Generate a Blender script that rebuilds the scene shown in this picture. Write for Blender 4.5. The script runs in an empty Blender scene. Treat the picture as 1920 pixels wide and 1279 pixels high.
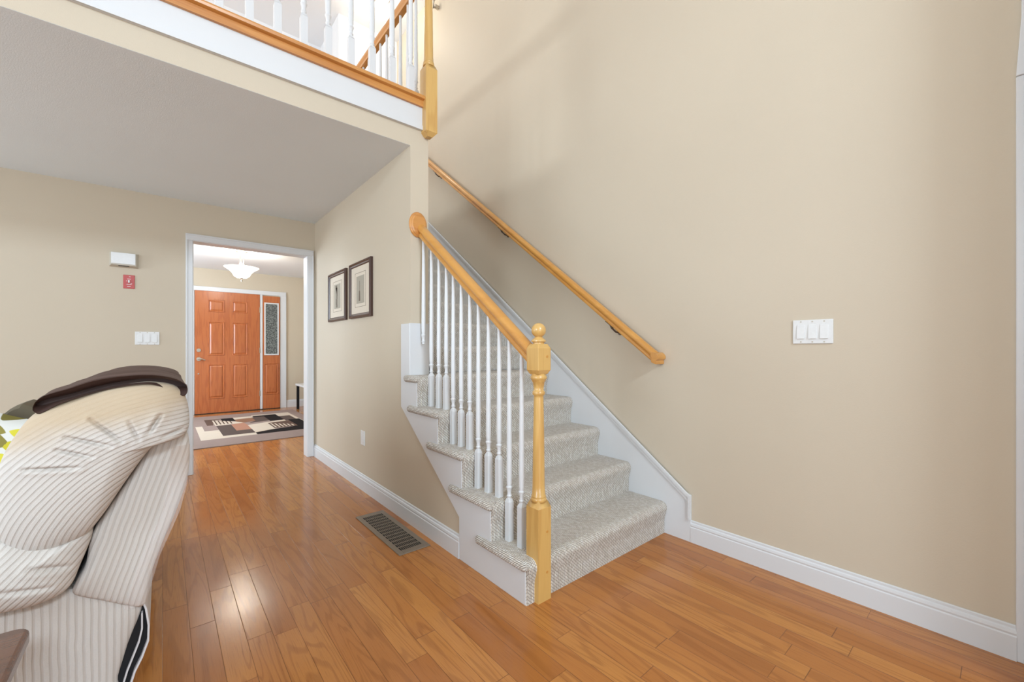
import bpy, bmesh, math, random
from mathutils import Vector
random.seed(7)
C = bpy.context.scene.collection
R = math.radians
# ------------------------------------------------------------------ camera, world, lights
cd = bpy.data.cameras.new('camera'); cam = bpy.data.objects.new('camera', cd); C.objects.link(cam)
cam.location = (0, 0, 1.12); cam.rotation_euler = (R(90), 0, R(-40))
cd.sensor_width = 36; cd.lens = 780.5/1920*36; cd.shift_y = 14.5/1920; cd.clip_start = .05
bpy.context.scene.camera = cam
vs = bpy.context.scene.view_settings
vs.view_transform = 'Standard'; vs.look = 'None'; vs.gamma = 1; vs.use_curve_mapping = False; vs.exposure = 0
w = bpy.data.worlds.new('world'); bpy.context.scene.world = w; w.use_nodes = True
w.node_tree.nodes['Background'].inputs[0].default_value = (.8, .88, 1, 1)
w.node_tree.nodes['Background'].inputs[1].default_value = .6

def area(name, loc, target, sx, sy, power, col, spread=180):
    l = bpy.data.lights.new(name, 'AREA'); l.shape = 'RECTANGLE'; l.size = sx; l.size_y = sy
    l.energy = power; l.color = col; l.spread = R(spread)
    o = bpy.data.objects.new(name, l); C.objects.link(o); o.location = loc
    o.rotation_euler = (Vector(target)-Vector(loc)).to_track_quat('-Z', 'Y').to_euler(); return o
def point(name, loc, power, col, rad=.05):
    l = bpy.data.lights.new(name, 'POINT'); l.energy = power; l.color = col; l.shadow_soft_size = rad
    o = bpy.data.objects.new(name, l); C.objects.link(o); o.location = loc; return o
DAY = (.72, .865, 1)
area('high_window_light', (.0, -3.95, 3.8), (.0, 3, 2.6), 1.6, .7, 215, DAY)
area('low_window_light', (-1.2, -3.95, 1.35), (-1.0, 4, 1.35), 3.0, 1.7, 110, DAY)
area('side_fill_light', (-3.55, .9, 1.9), (2, 2.3, .9), 2.2, 2.0, 74, DAY, 120)  # added fill from the left, aimed at the stairs; no window there
area('upper_fill_light', (-3.5, 4.2, 3.7), (-1, 4.4, 5.0), 1.6, 1.4, 190, (.84, .93, 1))  # added fill tilted upward to brighten the upstairs ceiling
area('foyer_window_light', (-1.4, 7.0, 1.6), (2, 7.2, 1.4), 1.6, 1.4, 110, DAY)
area('den_fill_light', (-3.55, 3.5, 1.35), (2, 3.3, 1.5), 1.8, 1.8, 62, DAY)  # added fill under the balcony, lifts the lower ceiling and stair wall
WARM = (1, .93, .82)
point('hall_ceiling_lamp_bulb', (1.817, 4.564, 4.93), 10, WARM, .08)
point('foyer_lamp_bulb', (.853, 6.95, 2.32), 26, WARM, .06)

# ------------------------------------------------------------------ materials
def lin(c): return tuple(((v/255)/12.92 if v/255 <= .04045 else ((v/255+.055)/1.055)**2.4) for v in c)+(1,)
class NT:
    def __init__(s, name):
        s.m = bpy.data.materials.new(name); s.m.use_nodes = True; s.t = s.m.node_tree; s.b = s.t.nodes['Principled BSDF']
    def n(s, typ, **kw):
        n = s.t.nodes.new(typ)
        for k, v in kw.items(): setattr(n, k, v)
        return n
    def set(s, inp, v):
        if isinstance(v, bpy.types.NodeSocket): s.t.links.new(v, inp)
        else: inp.default_value = v
    def math(s, op, a, b=0, c=0):
        n = s.n('ShaderNodeMath', operation=op); s.set(n.inputs[0], a); s.set(n.inputs[1], b)
        if op in ('MULTIPLY_ADD',): s.set(n.inputs[2], c)
        return n.outputs[0]
    def xyz(s, kind='Object'):
        if kind == 'World': o = s.n('ShaderNodeNewGeometry').outputs['Position']
        elif kind == 'UV': o = s.n('ShaderNodeTexCoord').outputs['UV']
        else: o = s.n('ShaderNodeTexCoord').outputs['Object']
        q = s.n('ShaderNodeSeparateXYZ'); s.t.links.new(o, q.inputs[0]); return q.outputs
    def comb(s, x, y, z=0):
        n = s.n('ShaderNodeCombineXYZ'); s.set(n.inputs[0], x); s.set(n.inputs[1], y); s.set(n.inputs[2], z); return n.outputs[0]
    def noise(s, vec, scale, detail=2, rough=.5, dist=0):
        n = s.n('ShaderNodeTexNoise'); s.set(n.inputs['Vector'], vec); n.inputs['Scale'].default_value = scale
        n.inputs['Detail'].default_value = detail; n.inputs['Roughness'].default_value = rough; n.inputs['Distortion'].default_value = dist
        return n.outputs['Fac']
    def white(s, v):
        n = s.n('ShaderNodeTexWhiteNoise', noise_dimensions='3D'); s.set(n.inputs['Vector'], v); return n.outputs['Value']
    def mix(s, f, a, b, blend='MIX'):
        n = s.n('ShaderNodeMix', data_type='RGBA', blend_type=blend); s.set(n.inputs[0], f); s.set(n.inputs[6], a); s.set(n.inputs[7], b); return n.outputs[2]
    def ramp(s, f, stops):
        n = s.n('ShaderNodeValToRGB'); s.set(n.inputs[0], f); e = n.color_ramp.elements
        while len(e) < len(stops): e.new(.5)
        for q, (p, c) in zip(e, stops): q.position = p; q.color = c
        return n.outputs[0]
    def sm(s, v, a, b, c=0, d=1):
        n = s.n('ShaderNodeMapRange', interpolation_type='SMOOTHSTEP'); s.set(n.inputs[0], v)
        for i, q in enumerate((a, b, c, d)): n.inputs[i+1].default_value = q
        return n.outputs[0]
    def bump(s, h, dist, strength=1):
        n = s.n('ShaderNodeBump'); s.set(n.inputs['Height'], h); n.inputs['Distance'].default_value = dist; n.inputs['Strength'].default_value = strength
        s.t.links.new(n.outputs[0], s.b.inputs['Normal'])
    def out(s, col, rough=.5, metal=0, spec=None, coat=None):
        s.set(s.b.inputs['Base Color'], col); s.set(s.b.inputs['Roughness'], rough); s.b.inputs['Metallic'].default_value = metal
        if spec is not None: s.b.inputs['Specular IOR Level'].default_value = spec
        if coat: s.b.inputs['Coat Weight'].default_value = coat[0]; s.b.inputs['Coat Roughness'].default_value = coat[1]
        return s.m
def paint(name, rgb, rough=.6, tex=.0006, spec=.3):
    t = NT(name); p = t.xyz('World'); v = t.comb(p[0], p[1], p[2])
    n = t.noise(v, 180, 3); big = t.noise(v, 1.7, 2)
    c = lin(rgb); c2 = tuple(x*.95 for x in c[:3])+(1,)
    if tex: t.bump(n, tex, .5)
    return t.out(t.mix(big, c, c2), rough, spec=spec)
def plain(name, rgb, rough=.5, metal=0, spec=None, coat=None):
    t = NT(name); p = t.xyz('Object'); n = t.noise(t.comb(p[0], p[1], p[2]), 60, 2)
    c = lin(rgb); c2 = tuple(x*.92 for x in c[:3])+(1,)
    return t.out(t.mix(n, c, c2), rough, metal, spec, coat)
def glow(name, rgb, strength, base=(240, 238, 230)):
    t = NT(name); m = t.out(lin(base), .35); t.b.inputs['Emission Color'].default_value = lin(rgb); t.b.inputs['Emission Strength'].default_value = strength; return m
def wood(name, light, dark, axis=2, rough=.3, scale=1.0, coat=None, rings=26, kind='World'):
    t = NT(name); p = t.xyz(kind); a = [p[0], p[1], p[2]]
    st = [11*scale]*3; st[axis] = .9*scale
    v = t.comb(*[t.math('MULTIPLY', q, s_) for q, s_ in zip(a, st)])
    n = t.noise(v, 1, 2, .5, .2); r = t.math('SINE', t.math('MULTIPLY', n, rings))
    st2 = [260]*3; st2[axis] = 7
    f = t.noise(t.comb(*[t.math('MULTIPLY', q, s_) for q, s_ in zip(a, st2)]), 1, 3)
    k = t.math('ADD', t.math('MULTIPLY', t.sm(r, .1, 1), .42), t.math('MULTIPLY', t.sm(f, .5, .8), .5))
    t.bump(k, .0004, .25)
    return t.out(t.mix(k, lin(light), lin(dark)), rough, coat=coat)
def floor_mat():
    t = NT('oak strip floor'); p = t.xyz('World'); W = .083
    i = t.math('FLOOR', t.math('DIVIDE', p[0], W)); fx = t.math('FRACT', t.math('DIVIDE', p[0], W))
    h1 = t.white(t.comb(i, 3.7)); L = t.math('ADD', .55, t.math('MULTIPLY', h1, .55))
    yy = t.math('DIVIDE', t.math('ADD', p[1], t.math('MULTIPLY', t.white(t.comb(i, 9.1)), 7)), L)
    j = t.math('FLOOR', yy); fy = t.math('FRACT', yy)
    h2 = t.white(t.comb(i, j, 1.3)); h3 = t.white(t.comb(i, j, 5.3))
    off = t.math('MULTIPLY', h2, 60)
    n = t.noise(t.comb(t.math('ADD', t.math('MULTIPLY', p[0], 8.5), off), t.math('ADD', t.math('MULTIPLY', p[1], .8), off)), 1, 2, .5, .35)
    r = t.math('SINE', t.math('MULTIPLY', n, t.math('ADD', 30, t.math('MULTIPLY', h3, 60))))
    ring = t.sm(r, .25, 1)
    fine = t.noise(t.comb(t.math('MULTIPLY', p[0], 330), t.math('MULTIPLY', p[1], 9)), 1, 3)
    base = t.ramp(h3, [(0, lin((172, 108, 54))), (.35, lin((190, 124, 62))), (.7, lin((202, 138, 72))), (1, lin((180, 114, 57)))])
    soft = t.noise(t.comb(t.math('MULTIPLY', p[0], 30), t.math('ADD', t.math('MULTIPLY', p[1], 2), off)), 1, 2)
    base = t.mix(t.math('MULTIPLY', soft, .5), base, lin((166, 100, 48)))
    g = t.math('ADD', t.math('MULTIPLY', ring, .32), t.math('MULTIPLY', t.sm(fine, .5, .78), .45))
    col = t.mix(g, base, lin((132, 76, 33)))
    gx = t.math('MINIMUM', fx, t.math('SUBTRACT', 1, fx)); gy = t.math('MULTIPLY', t.math('MINIMUM', fy, t.math('SUBTRACT', 1, fy)), 9)
    gap = t.math('MAXIMUM', t.sm(gx, 0, .018, 1, 0), t.sm(gy, .0, .02, 1, 0))
    col = t.mix(t.math('MULTIPLY', gap, .75), col, lin((74, 40, 20)))
    hgt = t.math('SUBTRACT', t.math('ADD', t.math('MULTIPLY', h2, .25), t.math('MULTIPLY', g, .12)), gap)
    tilt = t.noise(t.comb(t.math('MULTIPLY', p[0], 9), t.math('MULTIPLY', p[1], 3)), 1, 1)
    t.bump(t.math('ADD', hgt, t.math('MULTIPLY', tilt, .5)), .0007, .6)
    rr = t.noise(t.comb(p[0], p[1]), 5, 3)
    return t.out(col, t.math('ADD', .09, t.math('MULTIPLY', rr, .12)), spec=.5)
def carpet_mat():
    t = NT('woven rope carpet'); p = t.xyz('UV')
    u = t.math('DIVIDE', p[0], .0084); iu = t.math('FLOOR', u); fu = t.math('FRACT', u)
    wob = t.noise(t.comb(t.math('MULTIPLY', p[0], 60), t.math('MULTIPLY', p[1], 60)), 1, 2)
    v = t.math('ADD', t.math('DIVIDE', p[1], .0150), t.math('ADD', t.math('MULTIPLY', iu, .5), t.math('ADD', t.math('MULTIPLY', fu, .38), t.math('MULTIPLY', wob, .5))))
    fv = t.math('FRACT', v); iv = t.math('FLOOR', v)
    hu = t.math('SINE', t.math('MULTIPLY', fu, math.pi)); hv = t.math('SINE', t.math('MULTIPLY', fv, math.pi))
    h = t.math('MULTIPLY', t.math('POWER', hu, .6), t.math('POWER', hv, .32))
    fib = t.noise(t.comb(t.math('MULTIPLY', p[0], 900), t.math('MULTIPLY', p[1], 300)), 1, 3)
    rnd = t.white(t.comb(iu, iv, 2.2))
    yarn = t.ramp(t.math('ADD', t.math('MULTIPLY', rnd, .6), t.math('MULTIPLY', fib, .4)), [(.1, lin((208, 196, 182))), (.5, lin((230, 221, 208))), (.9, lin((242, 237, 230)))])
    col = t.mix(t.sm(h, .24, .68), lin((122, 106, 92)), yarn)
    t.bump(t.math('ADD', h, t.math('MULTIPLY', fib, .25)), .0045, .9)
    m = t.out(col, .95, spec=.1); t.b.inputs['Sheen Weight'].default_value = .2; return m
def ribbed(name, mode):
    t = NT(name); p = t.xyz('World')
    wob = t.noise(t.comb(p[0], p[1], p[2]), 9, 2)
    if mode == 'arc':
        dx = t.math('SUBTRACT', p[0], .09); dz = t.math('SUBTRACT', p[2], .52)
        s_ = t.math('SQRT', t.math('ADD', t.math('MULTIPLY', dx, dx), t.math('MULTIPLY', t.math('MULTIPLY', dz, dz), 1.1)))
    elif mode == 'slant': s_ = t.math('SUBTRACT', p[0], t.math('MULTIPLY', p[2], .30))
    elif mode == 'lumbar': s_ = t.math('SUBTRACT', t.math('MULTIPLY', p[0], .75), t.math('MULTIPLY', p[2], .65))
    else: s_ = t.math('ADD', p[0], t.math('MULTIPLY', p[1], .35))
    s_ = t.math('ADD', s_, t.math('MULTIPLY', wob, .010))
    f = t.math('MULTIPLY', s_, 2*math.pi/{'arc': .0122, 'slant': .0150, 'lumbar': .0125}.get(mode, .0155)); r = t.math('SINE', f); r = t.sm(r, -1, .1)
    fz = t.noise(t.comb(p[0], p[1], p[2]), 420, 3)
    col = t.mix(r, lin((195, 187, 179)), lin((210, 204, 197)))
    col = t.mix(t.math('MULTIPLY', fz, .3), col, lin((178, 166, 156)))
    if mode == 'arc':
        st = t.math('ADD', p[2], t.math('MULTIPLY', t.noise(t.comb(p[0], p[1], p[2]), 6, 3), .12))
        dl = t.math('MULTIPLY', p[0], -.22); k = t.sm(t.math('ADD', st, dl), .955, 1.045)
        col = t.mix(t.math('MULTIPLY', k, .85), col, lin((190, 168, 138)))
        r = t.math('MULTIPLY', r, t.math('SUBTRACT', 1, t.math('MULTIPLY', k, .75)))
    t.bump(t.math('ADD', r, t.math('MULTIPLY', fz, .5)), .0014, .8)
    m = t.out(col, .9, spec=.12); t.b.inputs['Sheen Weight'].default_value = .15; return m

M = {}
M['wall'] = paint('beige wall paint', (207, 194, 173), .55)
M['hallwall'] = paint('white hall paint', (234, 236, 238), .6)
M['ceil'] = paint('ceiling paint', (228, 236, 240), .75, .0015)
M['white'] = paint('white trim paint', (220, 221, 222), .35, 0, .5)
M['oak'] = wood('honey oak along height', (214, 172, 102), (190, 140, 74), 2, .3, coat=(.3, .15))
M['oaky'] = wood('honey oak along depth', (208, 150, 74), (192, 130, 58), 1, .28, .7, coat=(.4, .12), rings=14)
M['oakx'] = wood('honey oak along width', (206, 144, 76), (178, 110, 50), 0, .3, coat=(.3, .15))
M['doorwood'] = wood('red stained oak', (186, 106, 58), (158, 80, 40), 2, .35, 1.4, coat=(.25, .2))
M['tablewood'] = wood('dark table wood', (104, 66, 44), (66, 40, 26), 0, .25, .7, coat=(.4, .12), rings=40)
M['floor'] = floor_mat(); M['carpet'] = carpet_mat()
M['nickel'] = plain('brushed nickel', (200, 192, 180), .3, 1)
M['bronze'] = plain('dark bracket metal', (110, 98, 88), .4, .9)
M['plastic'] = plain('white plastic', (228, 228, 226), .35)
M['plasticgrey'] = plain('aged beige plastic', (196, 188, 172), .5)
M['slot'] = plain('dark slot', (60, 56, 52), .7)
M['red'] = plain('red plate', (190, 62, 56), .4)
M['reg'] = plain('taupe metal register', (142, 128, 112), .45, .3)
M['black'] = plain('black', (20, 19, 22), .8)
M['frame'] = wood('dark espresso frame', (76, 50, 38), (48, 30, 24), 2, .3)
M['mat'] = plain('cream mat board', (226, 214, 196), .8)
M['printgrey'] = plain('grey print ground', (176, 168, 152), .8)
M['printdark'] = plain('sepia print ink', (120, 108, 94), .8)
M['lint'] = plain('thin ink line', (150, 136, 118), .8)
M['blanket'] = plain('dark brown plush', (60, 38, 31), .7); M['blanket'].node_tree.nodes['Principled BSDF'].inputs['Sheen Weight'].default_value = .10
M['blanket'].node_tree.nodes['Principled BSDF'].inputs['Sheen Tint'].default_value = lin((190, 150, 130))
M['fabA'] = ribbed('ribbed cream chenille arcs', 'arc'); M['fabS'] = ribbed('ribbed cream chenille slanted', 'slant')
M['fabL'] = ribbed('ribbed cream chenille diagonal', 'lumbar'); M['fabV'] = ribbed('ribbed cream chenille upright', 'v')
M['lining'] = plain('white lining cloth', (214, 210, 210), .9)
M['glassw'] = glow('opal lamp glass', (255, 246, 226), 5)
M['domeglass'] = glow('opal dome glass', (255, 250, 236), 2.2)
def film():
    t = NT('clear plastic film'); t.out((1, 1, 1, 1), .12)
    tr = t.n('ShaderNodeBsdfTransparent'); gl = t.n('ShaderNodeBsdfGlossy'); gl.inputs['Roughness'].default_value = .12
    mx = t.n('ShaderNodeMixShader'); mx.inputs[0].default_value = .16; t.t.links.new(tr.outputs[0], mx.inputs[1]); t.t.links.new(gl.outputs[0], mx.inputs[2])
    t.t.links.new(mx.outputs[0], t.t.nodes['Material Output'].inputs[0]); return t.m
M['film'] = film()
def speck():
    t = NT('dark textured glass'); p = t.xyz('World'); n = t.noise(t.comb(p[0], p[1], p[2]), 75, 3, .7)
    t.bump(n, .004, .8); return t.out(t.mix(t.sm(n, .42, .62), lin((62, 66, 66)), lin((140, 146, 142))), .18)
M['speck'] = speck()

# ------------------------------------------------------------------ mesh helpers
def obj(name, bm, m, parent=None, smooth=False, bevel=0, seg=2):
    me = bpy.data.meshes.new(name); bmesh.ops.recalc_face_normals(bm, faces=bm.faces[:])
    bm.to_mesh(me); bm.free(); o = bpy.data.objects.new(name, me); C.objects.link(o)
    for q in (m if isinstance(m, (list, tuple)) else [m]): me.materials.append(q)
    if smooth:
        for f in me.polygons: f.use_smooth = True
        me.set_sharp_from_angle(angle=R(38))
    if bevel:
        b = o.modifiers.new('bevel', 'BEVEL'); b.width = bevel; b.segments = seg; b.limit_method = 'ANGLE'; b.angle_limit = R(40)
    if parent: o.parent = parent; o.matrix_parent_inverse = parent.matrix_basis.inverted()
    return o
def BM(): return bmesh.new()
def box(bm, x0, x1, y0, y1, z0, z1, mi=0):
    v = [bm.verts.new((x, y, z)) for x in (x0, x1) for y in (y0, y1) for z in (z0, z1)]
    for q in ((0, 1, 3, 2), (4, 6, 7, 5), (0, 4, 5, 1), (2, 3, 7, 6), (0, 2, 6, 4), (1, 5, 7, 3)):
        f = bm.faces.new([v[i] for i in q]); f.material_index = mi
    return bm
def B(*a): return box(BM(), *a)
def prism(bm, pts, a0, a1, axis='x', mi=0):
    """pts: 2D outline; axis x -> (y,z), y -> (x,z), z -> (x,y)"""
    def mk(p, a): return (a, p[0], p[1]) if axis == 'x' else (p[0], a, p[1]) if axis == 'y' else (p[0], p[1], a)
    A = [bm.verts.new(mk(p, a0)) for p in pts]; D = [bm.verts.new(mk(p, a1)) for p in pts]; n = len(pts)
    fs = [bm.faces.new(A[::-1]), bm.faces.new(D)]
    for i in range(n): fs.append(bm.faces.new((A[i], A[(i+1) % n], D[(i+1) % n], D[i])))
    for f in fs: f.material_index = mi
    return bm
def lathe(bm, prof, cx, cy, seg=20, mi=0):
    rings = []
    for r, z in prof:
        if r < 1e-5: rings.append([bm.verts.new((cx, cy, z))])
        else: rings.append([bm.verts.new((cx+r*math.cos(2*math.pi*i/seg), cy+r*math.sin(2*math.pi*i/seg), z)) for i in range(seg)])
    for a, b in zip(rings, rings[1:]):
        for i in range(seg):
            j = (i+1) % seg
            if len(a) == 1 and len(b) == 1: break
            if len(a) == 1: f = bm.faces.new((a[0], b[i], b[j]))
            elif len(b) == 1: f = bm.faces.new((a[i], b[0], a[j]))
            else: f = bm.faces.new((a[i], a[j], b[j], b[i]))
            f.material_index = mi
    return bm
def tube(bm, pts, r, seg=10, rad=None):
    pts = [Vector(p) for p in pts]; rings = []
    for i, p in enumerate(pts):
        d = (pts[min(i+1, len(pts)-1)]-pts[max(i-1, 0)]).normalized()
        a = d.cross(Vector((0, 0, 1))); a = a if a.length > .05 else d.cross(Vector((1, 0, 0))); a.normalize(); b = d.cross(a)
        rr = rad[i] if rad else r
        rings.append([bm.verts.new(p+a*rr*math.cos(2*math.pi*k/seg)+b*rr*math.sin(2*math.pi*k/seg)) for k in range(seg)])
    for a, b in zip(rings, rings[1:]):
        for k in range(seg): bm.faces.new((a[k], a[(k+1) % seg], b[(k+1) % seg], b[k]))
    bm.faces.new(rings[0][::-1]); bm.faces.new(rings[-1]); return bm
def sweep(bm, prof, path):
    """prof: list of (side, up) in the frame of a path of (point, sidevec, upvec); closed profile, capped"""
    rings = [[bm.verts.new(Vector(p)+Vector(s)*a+Vector(u)*b) for a, b in prof] for p, s, u in path]; n = len(prof)
    for a, b in zip(rings, rings[1:]):
        for k in range(n): bm.faces.new((a[k], a[(k+1) % n], b[(k+1) % n], b[k]))
    bm.faces.new(rings[0][::-1]); bm.faces.new(rings[-1]); return bm
def struct(name, bm, m, **k): o = obj(name, bm, m, **k); o['kind'] = 'structure'; return o
def thing(name, loc, label, cat, group=None):
    o = bpy.data.objects.new(name, None); C.objects.link(o); o.location = loc; o.empty_display_size = .1
    o['label'] = label; o['category'] = cat
    if group: o['group'] = group
    bpy.context.view_layer.update(); return o
def tag(o, label, cat, group=None):
    o['label'] = label; o['category'] = cat
    if group: o['group'] = group
    return o

# ------------------------------------------------------------------ constants
XW = 2.353      # right wall
XS, XE = 1.22, 1.348   # stair wall faces
YF = 4.665      # far wall
YB = 2.47       # balcony face
ZC = 2.43; Z2 = 2.70; HZ = 5.14; YD = 8.864

# ------------------------------------------------------------------ structure
struct('floor', B(-3.7, 2.5, -4.1, 9.0, -.1, 0), M['floor'])
struct('wall_right', B(XW, XW+.12, -4.1, 9.0, 0, HZ), M['wall'])
struct('wall_left', B(-3.72, -3.6, -4.1, 9.0, 0, HZ), M['wall'])
struct('wall_back', B(-3.6, XW, -4.12, -4.0, 0, HZ), M['wall'])
bm = BM(); box(bm, -3.6, .175, YF, YF+.12, 0, ZC); box(bm, 1.175, XE, YF, YF+.12, 0, ZC); box(bm, .175, 1.175, YF, YF+.12, 2.11, ZC)
box(bm, XE, XW, YF-.02, YF+.12, 0, ZC)
struct('wall_far', bm, M['wall'])
struct('wall_stair', B(XS, XE, YB, YF, 0, 2.56), M['wall'])
prism(bm := BM(), [(YB, 0), (1.80, 0), (1.80, .20), (1.89, .222), (YB, .70)], XS, XS+.1)
struct('wall_understair', bm, M['wall'])
struct('wall_shade_blocker', B(2.10, XW, -.95, -.16, 0, HZ), M['wall'])  # added wall section out of view, shades the near end of wall_right
struct('wall_foyer', B(-1.6, XW, YD, YD+.12, 0, 2.6), M['wall'])
struct('wall_foyer_left', B(-1.62, -1.5, YF+.12, YD, 0, 2.5), M['wall'])
struct('ceiling_foyer', B(-1.6, XW, YF+.12, YD, 2.5, 2.6), M['hallwall'])
# underside of upper floor + beige face of the opening edge
struct('ceiling_lower', B(-3.6, XS, YB+.001, YF, ZC-.002, ZC+.02), M['ceil'])
bm = BM(); box(bm, -3.6, XS, YB, YB+.1, ZC-.001, 2.56); struct('wall_balcony', bm, M['wall'])
struct('ceiling', B(-3.6, XW, -4.0, 9.0, HZ, HZ+.1), M['hallwall'])
bm = BM(); box(bm, -3.6, XS, YB+.1, YF, ZC+.02, Z2); box(bm, -3.6, XE, YB+.02, YF, 2.561, Z2-.001); box(bm, -3.6, XW, 4.66, 9, 2.6, Z2); struct('floor_upper', bm, M['oakx'])
bm = BM(); box(bm, 1.615, XW, 5.156, 5.9, Z2, HZ); struct('wall_landing', bm, M['hallwall'])
struct('wall_hall', B(-3.6, 1.615, 5.9, 6.0, Z2, HZ), M['hallwall'])
# white fascia of balcony
bm = BM(); box(bm, -3.6, 1.325, YB-.014, YB, 2.545, 2.70); box(bm, -3.6, 1.325, YB-.02, YB-.013, 2.545, 2.572)
struct('trim_1', bm, M['white'])
# oak nosing along the balcony edge
prof = [(YB-.03, 2.69), (YB-.03, 2.728), (YB-.05, 2.733), (YB-.052, 2.745), (YB-.046, 2.756), (YB+.10, 2.756), (YB+.10, 2.70), (YB-.01, 2.69)]
struct('trim_2', prism(BM(), prof, -3.6, 1.30), M['oakx'])

# baseboards
def basebd(name, p0, p1, nrm, h=.125):
    pr = [(0, 0), (.014, 0), (.014, h*.68), (.011, h*.72), (.013, h*.78), (.011, h*.86), (.006, h*.90), (.006, h*.97), (.003, h), (0, h)]
    n = Vector(nrm)
    return struct(name, sweep(BM(), pr, [(p0, n, (0, 0, 1)), (p1, n, (0, 0, 1))]), M['white'])
basebd('baseboard_right', (XW, -.02, 0), (XW, 1.182, 0), (-1, 0, 0))
basebd('baseboard_stair', (XS, 1.88, 0), (XS, YF, 0), (-1, 0, 0))
basebd('baseboard_far', (-3.6, YF, 0), (.155, YF, 0), (0, -1, 0))
basebd('baseboard_foyer', (1.803, YD, 0), (XW, YD, 0), (0, -1, 0), .14)

# cased opening to the foyer
def casing(bm, x0, x1, z0, z1, y, vert=True, flip=False):
    box(bm, x0, x1, y-.013, y, z0, z1)
    if vert:
        e = x1 if flip else x0; s_ = -1 if flip else 1
        box(bm, min(e, e+s_*.014), max(e, e+s_*.014), y-.019, y-.012, z0, z1)
    else: box(bm, x0, x1, y-.019, y-.012, z1-.014, z1)
bm = BM(); casing(bm, .155, .205, 0, 2.083, YF); casing(bm, 1.148, 1.206, 0, 2.083, YF, flip=True); casing(bm, .155, 1.206, 2.083, 2.14, YF, False)
struct('door_1', bm, M['white'], bevel=.003)
bm = BM(); box(bm, .175, .21, YF-.006, YF+.13, 0, 2.078); box(bm, 1.143, 1.175, YF-.006, YF+.13, 0, 2.078); box(bm, .175, 1.175, YF-.006, YF+.13, 2.078, 2.11)
box(bm, .12, .2, YF+.12, YF+.1335, 0, 2.083); box(bm, 1.148, 1.206, YF+.12, YF+.1335, 0, 2.083); box(bm, .12, 1.206, YF+.12, YF+.133, 2.083, 2.14)
struct('trim_3', bm, M['white'], bevel=.002)
# casing at right edge of the picture, with a splayed head
bm = BM()
y0, y1 = -.100, -.018
box(bm, XW-.012, XW, y0, y1, 0, 2.094); box(bm, XW-.022, XW, y0, y1-.018, .0, 2.094); box(bm, XW-.026, XW, y0, y1-.05, 0, 2.094)
prism(bm, [(-.018, 2.094), (-.030, 2.30), (-.032, 2.55), (-.09, 2.62), (-.13, 2.62), (-.10, 2.094)], XW-.018, XW)
prism(bm, [(-.036, 2.08), (-.048, 2.30), (-.05, 2.52), (-.1, 2.6), (-.13, 2.6), (-.10, 2.08)], XW-.034, XW-.016)
box(bm, XW-.02, XW, -1.0, -.09, 2.55, 2.63)
struct('trim_4', bm, M['white'], bevel=.003)

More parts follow.
